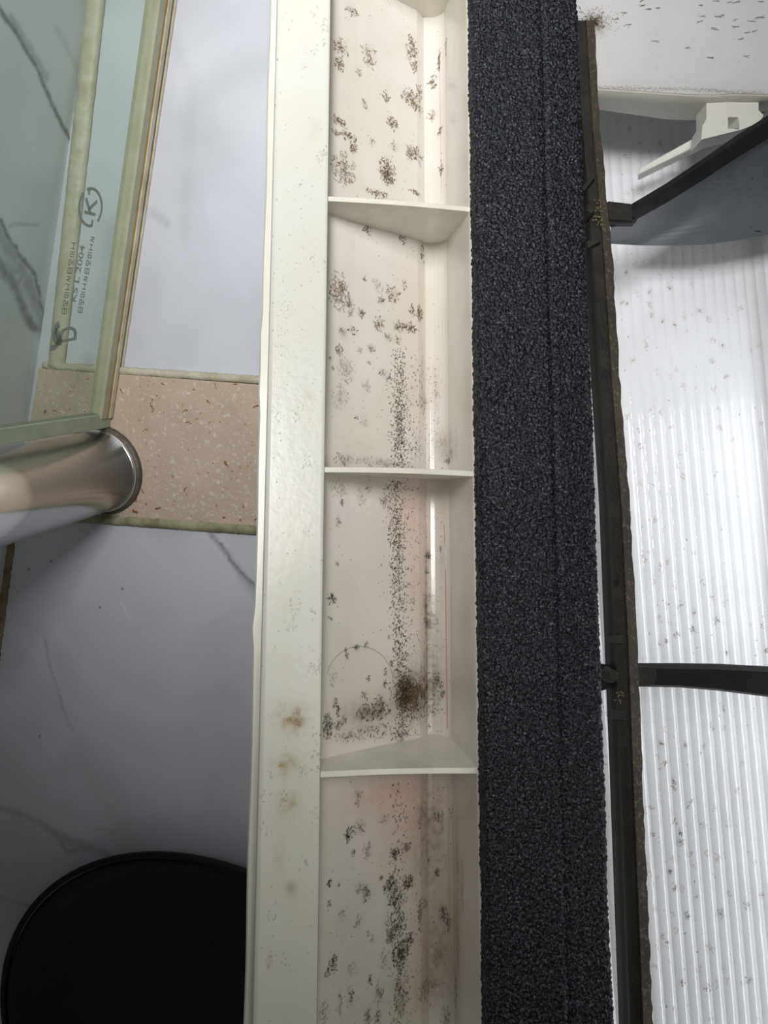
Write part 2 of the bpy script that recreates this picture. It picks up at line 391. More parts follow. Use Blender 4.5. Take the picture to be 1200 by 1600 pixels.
# brown and dark colonies (u, v, ru, rv, strokes, darkness)
for (u, v, ru, rv, n, k) in [
    (550, 18, 11, 10, 14, .7), (532, 75, 14, 16, 34, .45), (530, 101, 9, 9, 26, .65), (577, 86, 13, 22, 40, .42), (561, 112, 4, 7, 9, .8),
    (644, 78, 12, 26, 55, .62), (648, 104, 7, 9, 20, .7), (640, 152, 18, 14, 42, .55), (655, 148, 9, 20, 30, .5), (652, 166, 14, 12, 30, .6),
    (604, 152, 5, 12, 14, .6), (570, 163, 4, 7, 8, .9), (614, 193, 11, 10, 24, .7), (530, 190, 14, 7, 26, .5), (545, 212, 14, 7, 22, .6),
    (525, 208, 6, 5, 9, .7), (552, 232, 8, 9, 16, .6), (582, 222, 6, 5, 7, .8), (616, 229, 7, 7, 10, .8), (650, 240, 18, 14, 50, .6),
    (640, 245, 6, 8, 12, .9), (537, 265, 20, 26, 150, .34), (605, 268, 15, 22, 95, .62), (606, 277, 9, 10, 34, .8), (650, 302, 12, 5, 14, .6),
    (590, 303, 25, 6, 24, .5), (686, 95, 2, 18, 20, .7), (677, 128, 7, 12, 16, .5), (688, 205, 3, 9, 12, .6), (690, 262, 4, 14, 14, .6),
    (675, 180, 8, 14, 12, .35), (697, 72, 5, 17, 44, .55), (575, 358, 8, 9, 14, .6), (628, 372, 8, 8, 8, .7), (660, 395, 6, 16, 14, .6),
    (530, 455, 17, 26, 130, .36), (545, 478, 10, 16, 34, .34), (570, 435, 3, 4, 6, .9), (590, 447, 9, 12, 18, .25), (596, 470, 6, 7, 22, .8),
    (565, 489, 8, 7, 12, .5), (592, 506, 9, 12, 26, .4), (536, 520, 7, 8, 11, .8), (550, 515, 10, 6, 8, .5), (530, 548, 8, 8, 14, .6),
    (540, 577, 14, 17, 80, .5), (532, 620, 14, 18, 64, .42), (573, 603, 7, 10, 22, .45), (580, 544, 7, 6, 9, .9), (563, 548, 4, 5, 6, .8),
    (576, 566, 3, 3, 3, .9), (597, 582, 7, 6, 10, .8), (607, 592, 5, 6, 9, .8), (621, 511, 8, 8, 36, .75), (640, 512, 16, 8, 34, .62),
    (656, 490, 8, 14, 40, .62), (644, 486, 7, 8, 12, .6), (613, 460, 12, 14, 20, .6), (632, 445, 4, 8, 8, .8), (622, 532, 6, 5, 12, .8),
    (608, 528, 7, 6, 8, .8), (556, 652, 3, 3, 4, 1), (520, 575, 3, 3, 4, .9), (516, 560, 3, 4, 4, .8), (570, 660, 7, 9, 9, .5),
    (660, 600, 8, 50, 40, .5), (662, 630, 12, 14, 24, .5), (680, 605, 8, 30, 16, .5), (705, 712, 20, 10, 26, .6), (700, 720, 8, 3, 14, 1),
    (690, 690, 18, 20, 30, .3), (713, 693, 8, 22, 34, .3), (650, 700, 10, 28, 24, .5), (535, 722, 14, 12, 28, .7), (600, 725, 60, 7, 60, .6),
    (530, 765, 14, 12, 40, .5), (600, 783, 8, 9, 36, .55), (565, 778, 8, 14, 18, .4), (529, 814, 5, 9, 18, .6), (533, 785, 3, 4, 6, .9), (575, 760, 6, 12, 12, .6),
    (518, 935, 5, 6, 26, 1), (527, 880, 3, 3, 4, .8), (517, 968, 3, 3, 4, .9), (524, 937, 3, 3, 3, .8), (646, 940, 5, 6, 10, .6),
    (572, 1009, 4, 4, 9, .95), (557, 1012, 5, 4, 10, .95), (541, 1022, 3, 7, 10, .95), (612, 1038, 3, 5, 9, .9), (602, 1050, 4, 4, 8, .9),
    (601, 1068, 3, 4, 6, .95), (576, 1061, 2, 4, 5, .9), (569, 1086, 6, 5, 9, .9), (520, 1060, 6, 12, 14, .5), (524, 1097, 4, 6, 12, .95),
    (528, 1110, 4, 6, 14, .95), (529, 1133, 7, 7, 16, .9), (537, 1124, 5, 8, 9, .7), (512, 1135, 8, 15, 110, .85), (584, 1112, 26, 12, 150, .85),
    (594, 1100, 8, 14, 40, .8), (590, 1142, 30, 10, 50, .8), (640, 1090, 24, 26, 330, .85), (634, 1075, 12, 20, 130, .95), (665, 1090, 20, 40, 150, .75),
    (625, 1150, 14, 8, 40, .85), (550, 1150, 30, 9, 34, .7), (668, 870, 7, 8, 42, .7), (666, 893, 5, 5, 14, .7), (672, 970, 12, 14, 70, .6),
    (665, 960, 6, 30, 30, .4), (684, 1065, 8, 14, 34, .7), (692, 1084, 4, 6, 20, .7), (688, 857, 2, 4, 7, .6), (668, 940, 14, 12, 10, .7),
    (545, 1305, 6, 8, 40, .95), (562, 1292, 8, 9, 30, .7), (560, 1245, 5, 12, 20, .6), (574, 1330, 7, 10, 30, .55), (552, 1333, 3, 5, 8, .9),
    (562, 1388, 6, 8, 28, .6), (572, 1397, 7, 9, 40, .75), (515, 1381, 3, 5, 12, 1), (529, 1382, 2, 3, 4, .9), (514, 1412, 3, 4, 6, .9),
    (521, 1505, 6, 9, 40, .95), (512, 1517, 3, 6, 16, .95), (534, 1430, 5, 8, 10, .6), (550, 1515, 7, 8, 16, .45), (578, 1531, 3, 6, 14, .95),
    (575, 1460, 2, 3, 5, .9), (581, 1468, 4, 6, 8, .5), (548, 1556, 5, 10, 14, .8), (531, 1570, 3, 14, 18, .7), (560, 1440, 5, 7, 9, .6),
    (592, 1552, 7, 14, 34, .6), (575, 1588, 6, 10, 24, .8), (590, 1590, 5, 12, 34, .7), (505, 1585, 8, 14, 30, .6), (595, 1372, 3, 5, 10, .8),
    (600, 1500, 6, 10, 20, .5), (685, 1277, 6, 7, 34, .7), (657, 1275, 6, 14, 18, .5), (682, 1363, 3, 5, 12, 1), (669, 1345, 2, 3, 4, 1),
    (635, 1325, 8, 7, 30, .8), (617, 1334, 8, 8, 60, .95), (657, 1430, 4, 22, 30, .8), (694, 1430, 6, 12, 28, .8), (662, 1412, 12, 8, 22, .6),
    (665, 1547, 18, 14, 80, .6), (610, 1385, 10, 12, 90, .95), (638, 1378, 9, 9, 80, .95), (620, 1405, 12, 14, 90, .95), (620, 1445, 16, 16, 130, .95),
    (610, 1465, 6, 10, 40, .9), (640, 1468, 8, 9, 40, .9), (625, 1490, 13, 16, 170, 1), (628, 1550, 12, 30, 90, .75), (600, 1280, 8, 6, 10, .7),
    (722, 1385, 7, 34, 90, .5), (715, 1345, 5, 20, 40, .5), (712, 1545, 6, 22, 50, .8), (715, 1490, 8, 30, 40, .4), (697, 1590, 8, 14, 40, .6),
    (685, 1490, 14, 16, 40, .2), (705, 1270, 4, 8, 10, .7), (700, 1440, 4, 12, 20, .8)]:
    warm = v < 560 and k < .75
    if warm:
        col_(u, v, ru, rv, int(n * 1.2), 1, min(1, k * 2.0), .00026); col_(u, v, ru * .8, rv * .8, int(n * 0.45), 0, k * .8)
        hz(u, v, ru * .85, rv * .85, 1, 0.42 * k)
    else:
        col_(u, v, ru, rv, n, 0, k); hz(u, v, ru, rv, 1, 0.35 * k)
# the black streak down the middle
for _ in range(2600):
    v = random.choice([random.uniform(545, 735), random.gauss(645, 45), random.gauss(670, 45), random.uniform(750, 1150), random.uniform(750, 1150),
                       random.gauss(800, 50), random.gauss(900, 60), random.uniform(1225, 1600), random.gauss(1060, 60)])
    if v < 530 or v > 1600 or 735 < v < 750 or 1150 < v < 1222: continue
    cu = 624 if v < 735 else (617 + (v - 750) * 0.03 if v < 1150 else 622)
    if random.random() < 0.12: cu += random.gauss(18, 16)
    s, y = surf(cu + random.gauss(0, 6.5), v)
    cv.worm(s, y, random.randint(1, 4), 0.00021, 0, random.uniform(.5, 1), .9, 1.4)
for _ in range(420):    # loose specks everywhere
    u, v = random.uniform(512, 728), random.uniform(5, 1600)
    s, y = surf(u, v); cv.worm(s, y, random.randint(1, 4), 0.00016, 0, random.uniform(.2, .8))
for _ in range(700):    # darker peppering at the right of the lower bays
    v = random.choice([random.uniform(560, 730), random.uniform(760, 1150), random.uniform(980, 1150), random.uniform(1230, 1600)])
    s, y = surf(random.gauss(655, 20), v); cv.worm(s, y, random.randint(1, 3), 0.00017, 0, random.uniform(.2, .8), .9, 1.5)
# ring mark, red line and tinted films
for i in range(160):
    a = math.radians(195 + 165 * i / 160); s, y = surf(562 + 52 * math.cos(a), 1066 + 56 * math.sin(a)); cv.dot(s, y, 0.00025, 0, 0.32)
for (v0, v1, ua, ub, k) in [(820, 850, 694, 695, .5), (890, 1140, 696, 699, .8), (80, 300, 686, 690, .25), (1225, 1460, 700, 703, .35)]:
    n = int((v1 - v0) / 0.6)
    for i in range(n):
        t = i / n; s, y = surf(ua + (ub - ua) * t, v0 + (v1 - v0) * t); cv.dot(s, y, 0.00034, 2, k * random.uniform(.6, 1.2))
for (u, v, ru, rv, ch, k) in [(u_, v_, a_, b_, c_, k_ * (1.7 if v_ > 740 else 1.2)) for (u_, v_, a_, b_, c_, k_) in [(640, 460, 50, 80, 2, .10), (650, 620, 45, 90, 2, .22), (640, 800, 50, 50, 2, .30), (655, 900, 28, 120, 2, .30),
                              (600, 740, 80, 18, 2, .2), (668, 930, 9, 120, 1, .24), (675, 1050, 22, 70, 1, .22), (640, 1085, 35, 38, 1, .45), (570, 1115, 45, 20, 1, .22),
                              (640, 1280, 60, 70, 2, .40), (670, 1300, 34, 90, 1, .28), (690, 1480, 40, 80, 1, .20), (600, 1240, 90, 26, 2, .35),
                              (665, 1470, 30, 60, 2, .3), (700, 700, 26, 26, 1, .22), (560, 700, 55, 20, 1, .07), (550, 1480, 45, 90, 1, .06), (710, 100, 12, 120, 1, .06), (690, 860, 10, 100, 1, .12), (640, 1560, 90, 60, 1, .10), (715, 1400, 12, 120, 1, .14)]]:
    hz(u, v, ru, rv, ch, k, 0.3)
svals = np.arange(cv.nx) * STEP; px, pz = prof_at(svals)
yv = YBOT + np.arange(cv.ny) * STEP
P = np.zeros((cv.ny, cv.nx, 3), np.float32); P[..., 0] = px[None, :]; P[..., 2] = pz[None, :]; P[..., 1] = yv[:, None]
trough = tag(empty('plastic_trough', TM @ Matrix.Translation((0, 0, 0))), 'long cream plastic trough with crossways ribs, its bays spotted with black mould', 'trough')
ob = grid_obj('channel', P, M_tray, trough, attr=cv.a)
ob['label'] = 'glossy cream channel speckled with black and brown mould'

# flange on the left, with its marks
xlo = loc(430, 0, 0).x
fl_w = xi - xl_out
FST = 0.0004
cf = Canvas(-0.004, fl_w + 0.001, YBOT, YTOP, FST)
def fpt(u, v):
    p = loc(u, v, 0); return p.x - xl_out, p.y
for (u, v, ru, rv, ch, k) in [(452, 1122, 24, 20, 1, .55), (460, 1130, 10, 14, 1, .5), (442, 1195, 17, 14, 1, .55), (440, 1260, 16, 22, 1, .35), (455, 1250, 8, 8, 1, .4), (450, 1387, 7, 8, 1, 1.1),
                              (462, 1400, 12, 10, 2, .4), (430, 1330, 10, 26, 1, .2), (475, 640, 26, 30, 2, .35), (470, 740, 26, 60, 2, .28), (450, 930, 26, 60, 2, .35),
                              (480, 620, 10, 10, 1, .15), (440, 1050, 14, 30, 2, .4), (430, 1220, 8, 30, 2, .3), (455, 1540, 20, 50, 2, .25), (470, 480, 14, 70, 2, .12), (415, 1500, 4, 12, 1, .4),
                              (470, 85, 20, 30, 1, .06), (490, 200, 12, 16, 1, .10), (450, 1290, 20, 60, 2, .3)]:
    s, y = fpt(u, v); cf.haze(s, y, ru * .0003, rv * .0003, ch, k)
for (u, v, n) in [(487, 15, 8), (510, 40, 14), (505, 60, 8), (490, 78, 6), (500, 245, 10), (508, 235, 8), (462, 283, 5), (490, 404, 6), (505, 420, 4), (460, 645, 10), (480, 720, 14),
                  (490, 1050, 14), (500, 1035, 8), (460, 1125, 26), (505, 1190, 10), (495, 1180, 8), (410, 1300, 8), (415, 1212, 6), (490, 1275, 8), (470, 1200, 12), (440, 1250, 14),
                  (475, 1350, 10), (415, 1500, 10), (440, 1505, 8), (420, 1425, 6), (488, 960, 8), (455, 950, 18), (450, 980, 14), (480, 830, 10), (400, 1240, 6), (492, 1150, 8)]:
    s, y = fpt(u, v)
    cf.colony(s, y, .0024, .0034, n, 0, .45, .00018)
for _ in range(160):
    s, y = fpt(random.uniform(400, 505), random.uniform(5, 1600)); cf.worm(s, y, random.randint(1, 4), .00016, 0, random.uniform(.15, .5))
sv = -0.004 + np.arange(cf.nx) * FST
fx = np.interp(sv, [-0.004, -0.0025, -0.0012, 0, fl_w - 0.0012, fl_w - .0003, fl_w + 0.001], [-0.0, 0, 0.0006, 0.0022, fl_w - 0.0012, fl_w - 0.0001, fl_w])
fz = np.interp(sv, [-0.004, -0.0025, -0.0012, 0, fl_w - 0.0012, fl_w - .0003, fl_w + 0.001], [-0.030, -0.0028, -0.0008, 0.0, 0.0, -0.0004, -0.002])
yv2 = YBOT + np.arange(cf.ny) * FST
P = np.zeros((cf.ny, cf.nx, 3), np.float32); P[..., 0] = (xl_out + fx)[None, :]; P[..., 1] = yv2[:, None]
P[..., 2] = fz[None, :] + (vnoise(cf.ny, cf.nx, 90, 5) - .5) * 0.0004
o = grid_obj('flange', P, M_flange, trough, attr=cf.a); o['label'] = 'wide ivory rim with tan stains and wet streaks'
# outer lip, slightly wavy
bm = bmesh.new(); n = 60; prev = None
for i in range(n + 1):
    y = YBOT + (YTOP - YBOT) * i / n
    wob = 0.0002 * math.sin(i * .7) + (0.0007 if i in (33, 34) else 0) + (0.0008 if i in (32, 35, 21) else 0)
    x0 = xl_out - 0.0035 - wob
    pts = [(xl_out + 0.0008, y, -0.034), (x0, y, -0.034), (x0, y, -0.008), (x0 + 0.0007, y, -0.0068), (xl_out + 0.0008, y, -0.0066)]
    cur = [bm.verts.new(p) for p in pts]
    if prev:
        for k in range(5): bm.faces.new((prev[k], cur[k], cur[(k + 1) % 5], prev[(k + 1) % 5]))
    else: bm.faces.new(cur)
    prev = cur
bm.faces.new(prev[::-1])
bm_obj('outer_lip', bm, M_plain, trough, smooth=False)
# underside and right ledge that the foam is glued to
xfr = (loc(902, 0, .0095).x + loc(959, 1600, .0095).x) / 2 - .0006
bm = bmesh.new()
xs = xfr - 0.003
add_prism(bm, [(xr + 0.002, YBOT, -0.0005), (xs, YBOT, -0.0005), (xs, YBOT, -0.018), (xs - 0.003, YBOT, -0.018), (xs - 0.003, YBOT, -0.0035), (xr + 0.002, YBOT, -0.0035)], (0, YTOP - YBOT, 0))
bm_obj('foam_ledge', bm, M_plain, trough)
bm = bmesh.new()
pp = [(xi - 0.0015, -0.001), (xi - 0.0015, -DEP_L - 0.002)] + [(float(a), float(b) - 0.0025) for a, b in prof[3:14]] + [(x_cor + 0.005, -DEP_R + 0.018), (xr + 0.002, -0.002)]
a = [bm.verts.new((x, YBOT, z)) for x, z in pp]; b = [bm.verts.new((x, YTOP, z)) for x, z in pp]
for i in range(len(pp) - 1): bm.faces.new((a[i], a[i + 1], b[i + 1], b[i]))
bm_obj('channel_underside', bm, M_plain, trough)

# crossways ribs
def rib(v_top, name='divider_rib'):
    y0 = loc(620, v_top, -0.001).y
    bm = bmesh.new(); th = 0.0013; lean = 0.0080
    n = len(prof)
    ring = []
    xsn = [xi - 0.0005] + list(np.linspace(xi + 0.002, x_cor + 0.001, 16)) + [x_cor + 0.003, xr + 0.0005]
    front_t, front_b, back_t, back_b = [], [], [], []
    for x in xsn:
        if x <= xi + 0.001: zb = -DEP_L - 0.001
        elif x > x_cor + 0.0025: zb = np.interp(x, [x_cor + 0.0025, xr], [-DEP_R + 0.018, -0.002])
        else:
            zb = float(np.interp(x, prof[2:-3, 0], prof[2:-3, 1])) - 0.0008
        zt = -0.0012
        fr = max(0.0, (zt - zb)) / DEP_R
        bow = 0.0006 * math.sin((x - xi) / (xr - xi) * 3.14)
        front_t.append(bm.verts.new((x, y0 - th + bow, zt))); back_t.append(bm.verts.new((x, y0 + th + bow, zt)))
        front_b.append(bm.verts.new((x, y0 - th * 1.5 + lean * fr, zb))); back_b.append(bm.verts.new((x, y0 + th * 1.2 + lean * fr, zb)))
    m = len(xsn)
    for i in range(m - 1):
        bm.faces.new((front_t[i], front_t[i + 1], back_t[i + 1], back_t[i]))
        bm.faces.new((front_b[i], front_b[i + 1], front_t[i + 1], front_t[i]))
        bm.faces.new((back_t[i], back_t[i + 1], back_b[i + 1], back_b[i]))
        bm.faces.new((back_b[i], back_b[i + 1], front_b[i + 1], front_b[i]))
    bm.faces.new((front_t[0], back_t[0], back_b[0], front_b[0])); bm.faces.new((front_t[-1], front_b[-1], back_b[-1], back_t[-1]))
    return bm_obj(name, bm, M_rib, trough, bevel=0.0004)
for v in (-80, 318, 737, 1208, 1772): rib(v)  # last rib is out of view, added to block side light at the open end

# water drops on the flange
bm = bmesh.new()
for _ in range(150):
    u, v = random.choice([(random.gauss(441, 9), random.gauss(510, 70)), (random.gauss(436, 5), random.gauss(600, 60)), (random.uniform(425, 500), random.uniform(20, 700))])
    if not 424 < u < 505: continue
    p = loc(u, v, 0); r = random.uniform(.00015, .0004)
    bmesh.ops.create_icosphere(bm, subdivisions=1, radius=r, matrix=Matrix.Translation((p.x, p.y, 0.00005)) @ Matrix.Diagonal((1, random.uniform(1, 1.8), .45, 1)))
tag(bm_obj('water_droplets', bm, M_water, None, TM, smooth=True), 'tiny clear water droplets beaded on the ivory rim of the trough', 'water', kind='stuff')

# ------------------------------------------------------------------ foam strip
fs = 0.00030
xf0 = xr + 0.0005
widths = [0.0105, 0.0]   # left side height
top_w = xfr - xf0
hl = 0.0095
tot = hl + top_w + 0.012
nx = int(tot / fs); ny = int((YTOP - YBOT) / fs)
sv = np.arange(nx) * fs
crease = (loc(862, 600, hl).x - xf0) + hl
bx = np.interp(sv, [0, hl - .0015, hl, hl + .0015, hl + top_w - .001, hl + top_w, tot], [0, 0.0, .0005, .0018, top_w - .0016, top_w, top_w])
bz = np.interp(sv, [0, hl - .0015, hl + .001, crease - .0025, crease, crease + .0025, hl + top_w - .001, hl + top_w + .001, tot],
               [-0.0003, hl - .0015, hl, hl + .0012, hl - .0002, hl + .0008, hl - .0005, hl - .0016, -.004])
nrm = np.zeros((nx, 2)); t_ = np.gradient(np.stack([bx, bz], 1), axis=0); t_ /= np.maximum(np.hypot(t_[:, 0], t_[:, 1]), 1e-9)[:, None]
nrm[:, 0] = -t_[:, 1]; nrm[:, 1] = t_[:, 0]
def worley(ny, nx, cy, cx, seed):
    r = np.random.default_rng(seed)
    gy, gx = int(ny / cy) + 4, int(nx / cx) + 4
    oy = r.random((gy, gx)); ox = r.random((gy, gx)); hh = r.random((gy, gx))
    Y, X = np.meshgrid(np.arange(ny) / cy + 1, np.arange(nx) / cx + 1, indexing='ij')
    yi = Y.astype(int); xi_ = X.astype(int)
    F1 = np.full((ny, nx), 9.0); hv = np.zeros((ny, nx))
    for dy in (-1, 0, 1):
        for dx in (-1, 0, 1):
            a = yi + dy; b = xi_ + dx
            d = (Y - a - oy[a, b]) ** 2 + (X - b - ox[a, b]) ** 2
            m = d < F1; F1 = np.where(m, d, F1); hv = np.where(m, hh[a, b], hv)
    return np.sqrt(F1), hv
f1, hv = worley(ny, nx, 0.00150 / fs, 0.00115 / fs, 3)
f2, hv2 = worley(ny, nx, 0.0031 / fs, 0.0024 / fs, 8)
disp = (1 - np.clip(f1, 0, 1) ** 2) * 0.00085 * (0.3 + hv) + (1 - f2) * 0.00018 + (vnoise(ny, nx, 60, 9) - .5) * 0.0006
yv3 = YBOT + np.arange(ny) * fs
wv = (vnoise(ny, 4, 260, 21)[:, 1] - .5) * 0.0012
P = np.zeros((ny, nx, 3), np.float32)
P[..., 0] = xf0 + bx[None, :] + nrm[None, :, 0] * disp + wv[:, None] * np.clip(sv / tot, 0, 1)[None, :]
P[..., 2] = bz[None, :] + nrm[None, :, 1] * disp
P[..., 1] = yv3[:, None]
fo = grid_obj('foam_strip', P, M_foam, None, TM)
tag(fo, 'wide coarse black foam strip glued along the cream trough', 'foam strip')

# ------------------------------------------------------------------ duct: fluted panel, shell, bracket
duct = tag(empty('duct_casing', TM.copy()), 'white plastic duct casing with a fluted inner panel, specked with mildew', 'duct')
HCOR = -0.118
cx0 = loc(880, 800, HCOR).x; cx1 = loc(1290, 800, HCOR).x
cy0 = loc(1100, 1760, HCOR).y; cy1 = loc(1100, 60, HCOR).y
CS = 0.00042
cc = Canvas(cx0, cx1, cy0, cy1, CS)
def cpt(u, v):
    p = loc(u, v, HCOR); return p.x, p.y
for _ in range(330):
    v = random.uniform(170, 1600)
    u = (950 + (v - 200) * .045) + abs(random.gauss(0, 110)) + 4 if random.random() < .75 else random.uniform(920, 1200)
    s, y = cpt(u, v)
    if random.random() < .55: cc.worm(s, y, random.randint(1, 4), .00022, 0, random.uniform(.3, .85), .9, 1.3)
    else: cc.colony(s, y, .0014, .0020, random.randint(4, 16), 1, random.uniform(.25, .6), .00022)
for _ in range(60):
    v = random.uniform(560, 1560); s, y = cpt(928 + (v - 600) * .04 + random.uniform(-6, 10), v); cc.worm(s, y, 2, .00022, 0, .8)
for (u, v, n, k) in [(1053, 507, 5, .8), (1034, 502, 5, .7), (1017, 493, 5, .7), (1128, 540, 6, .7), (1093, 485, 4, .8), (1107, 498, 22, .3), (1068, 495, 16, .25), (1045, 450, 6, .8), (1013, 458, 8, .6),
                     (1080, 445, 8, .4), (978, 427, 6, .7), (972, 472, 3, .9), (978, 476, 3, .9), (1000, 700, 14, .6), (1018, 640, 10, .4), (1021, 735, 12, .4), (1184, 542, 12, .3), (1070, 700, 22, .25),
                     (1083, 985, 22, .7), (1056, 992, 10, .8), (1060, 950, 12, .5), (1084, 957, 8, .7), (1118, 970, 14, .5), (1135, 1020, 8, .9), (1196, 1015, 8, .9), (1040, 1000, 6, .8), (1030, 1006, 3, .9),
                     (1038, 1192, 9, .85), (1052, 1222, 12, .85), (1032, 1162, 8, .8), (1070, 1163, 7, .8), (1076, 1255, 9, .8), (1053, 1284, 3, .9), (1062, 1299, 8, .9), (1062, 1314, 20, .5), (1018, 1303, 7, .6),
                     (1098, 1290, 22, .28), (1137, 1286, 18, .28), (1120, 1340, 30, .4), (1083, 1350, 14, .3), (1046, 1362, 7, .8), (1055, 1386, 16, .8), (1088, 1398, 6, .7), (1073, 1430, 18, .75), (1125, 1427, 20, .6),
                     (1167, 1415, 12, .5), (1023, 1420, 12, .35), (1042, 1473, 6, .9), (1107, 1480, 26, .4), (1028, 1480, 9, .4), (1066, 1535, 8, .9), (1105, 1541, 12, .8), (1091, 1515, 10, .4), (1170, 1530, 20, .5), (1110, 1590, 20, .4)]:
    s, y = cpt(u, v); cc.colony(s, y, .0019 if n > 8 else .0009, .0024 if n > 8 else .0011, n, 0 if k > .45 else 1, min(1, k * .8 + .08), .00022)
    cc.haze(s, y, .0024, .003, 1, .16 * k)
sv = np.arange(cc.nx) * CS; yv4 = np.arange(cc.ny) * CS
skew = 0.035
pitch = 0.0076
X = cx0 + sv[None, :] + yv4[:, None] * 0
ph = (X - cx0 - skew * (cy1 - cy0) + skew * yv4[:, None]) / pitch
z = HCOR + 0.0009 * np.abs(np.sin(math.pi * ph)) ** 0.8 + (vnoise(cc.ny, cc.nx, 7, 4) - .5) * 0.00006
P = np.zeros((cc.ny, cc.nx, 3), np.float32); P[..., 0] = X; P[..., 1] = (cy0 + yv4)[:, None]; P[..., 2] = z
o = grid_obj('fluted_panel', P, M_cor, duct, attr=cc.a); o['label'] = 'bright fluted white panel dotted with mildew'
bm = bmesh.new()
add_prism(bm, [(cx0, cy0, HCOR - .0015), (cx1, cy0, HCOR - .0015), (cx1, cy0, HCOR - .004), (cx0, cy0, HCOR - .004)], (0, cy1 - cy0, 0))
bm_obj('backing_sheet', bm, M_back, duct)
bm = bmesh.new()      # wall under the foam joining trough and panel
xw = cx0 - 0.001
add_prism(bm, [(xs - .003, cy0, -0.010), (xs, cy0, -0.010), (xw + .004, cy0, HCOR), (xw, cy0, HCOR)], (0, cy1 - cy0, 0))
bm_obj('inner_side_wall', bm, M_plain, duct)

# smooth shell over the top of the duct
HS = -0.040
sh0 = loc(895, 0, HS).x; sh1 = loc(1300, 0, HS).x; shy1 = loc(1000, -150, HS).y
SS = 0.0004
nx_ = int((sh1 - sh0) / SS)
edge_u = np.array([900, 937, 1010, 1080, 1120, 1150, 1200, 1280]); edge_v = np.array([127, 131, 136, 141, 142, 140, 141, 143])
exs = np.array([loc(a, b, HS).x for a, b in zip(edge_u, edge_v)]); eys = np.array([loc(a, b, HS).y for a, b in zip(edge_u, edge_v)])
yb = float(eys.min()) - .002
cs = Canvas(sh0, sh1, yb, shy1, SS)
def spt(u, v):
    p = loc(u, v, HS); return p.x, p.y
for (u, v) in [(1013, 14), (1003, 9), (1028, 13), (1122, 26), (1128, 24), (1148, 31), (1183, 28), (1190, 27), (1150, 42), (1178, 49), (1168, 51), (1157, 61), (1024, 64), (1167, 88), (1095, 8),
               (1115, 44), (1118, 46), (1093, 34), (1098, 25), (963, 30), (975, 20), (982, 39), (1176, 33), (1151, 4), (1002, 2), (1120, 2), (1189, 3), (1110, 90), (1074, 75), (1140, 4)]:
    s, y = spt(u, v)
    for _ in range(3):
        a = random.uniform(-.1, .5); L = random.uniform(.0008, .0024)
        cs.line((s - L * math.cos(a) + random.gauss(0, .0006), y - L * math.sin(a)), (s + L * math.cos(a), y + L * math.sin(a) + random.gauss(0, .0004)), .00016, 0, .7)
for _ in range(60):
    s, y = spt(random.uniform(930, 1200), random.uniform(0, 120)); cs.worm(s, y, 3, .00016, 0, random.uniform(.1, .35))
for _ in range(420):
    a = random.uniform(-.6, 3.0); q = abs(random.gauss(0, 1)); u = 926 + 17 * q * math.cos(a); v = 36 - 14 * q * math.sin(a)
    s, y = spt(u, v); cs.worm(s, y, 3, .0002, random.choice([0, 1]), random.uniform(.3, .9))
s, y = spt(928, 38); cs.haze(s, y, .006, .006, 1, .6)
for i in range(500):
    t = i / 500; s, y = spt(935 + 265 * t, 131 + 10 * t + random.gauss(0, 1.2)); cs.dot(s, y + .0003, .00022, random.choice([0, 1]), random.uniform(0, .7))
Ys = yb + np.arange(cs.ny) * SS; Xs = sh0 + np.arange(cs.nx) * SS
ey = np.interp(Xs, exs, eys)
# rows run from the curved lip to the far end, following the lip
T = (np.arange(cs.ny) / (cs.ny - 1))[:, None]
P = np.zeros((cs.ny, cs.nx, 3), np.float32)
P[..., 0] = Xs[None, :]; P[..., 1] = np.maximum(Ys[:, None], ey[None, :]); 
P[..., 2] = HS - 0.0035 * np.clip(1 - (P[..., 1] - ey[None, :]) / 0.012, 0, 1) ** 2
shell = grid_obj('shell_plate', P, M_shell, duct, attr=cs.a); shell['label'] = 'smooth white plate flecked with dark streaks'
# shell's downward lip
bm = bmesh.new(); prev = None
for i in range(len(exs)):
    x, y = exs[i], eys[i]
    dp = [0.018, 0.020, 0.023, 0.026, 0.026, 0.024, 0.018, 0.018][i]
    cur = [bm.verts.new(p) for p in [(x, y + .0002, HS - .0036), (x, y - .0006, HS - .0050), (x, y - .0008, HS - dp), (x, y + .0025, HS - dp), (x, y + .0025, HS - .0045)]]
    if prev:
        for k in range(5): bm.faces.new((prev[k], cur[k], cur[(k + 1) % 5], prev[(k + 1) % 5]))
    else: bm.faces.new(cur)
    prev = cur
bm.faces.new(prev[::-1])
bm_obj('shell_lip', bm, M_plain, duct, smooth=True)
bm = bmesh.new()
add_prism(bm, [(sh0, shy1 - .003, HS), (sh1, shy1 - .003, HS), (sh1, shy1 - .003, -.098), (sh0, shy1 - .003, -.098)], (0, .003, 0))
add_prism(bm, [(sh1 - .003, cy0, -.088), (sh1, cy0, -.088), (sh1, cy0, -.098), (sh1 - .003, cy0, -.098)], (0, shy1 - cy0, 0))
bm_obj('outer_side_wall', bm, M_plain, duct)

# bracket with the square hole, and the arm lying beneath it
def poly_slab(bm, pix, h, t):
    pts = [loc(u, v, h) for u, v in pix]
    add_prism(bm, pts, (0, 0, -t))
bracket = empty('pivot_bracket'); bracket.parent = duct
bm = bmesh.new()
h = -0.050
outer = [(1096, 218), (1098, 196), (1104, 186), (1104, 160), (1112, 148), (1130, 139), (1170, 138), (1186, 142), (1186, 172), (1194, 180), (1186, 192), (1160, 202)]
hole = [(1138, 183), (1154, 183), (1154, 201), (1138, 201)]
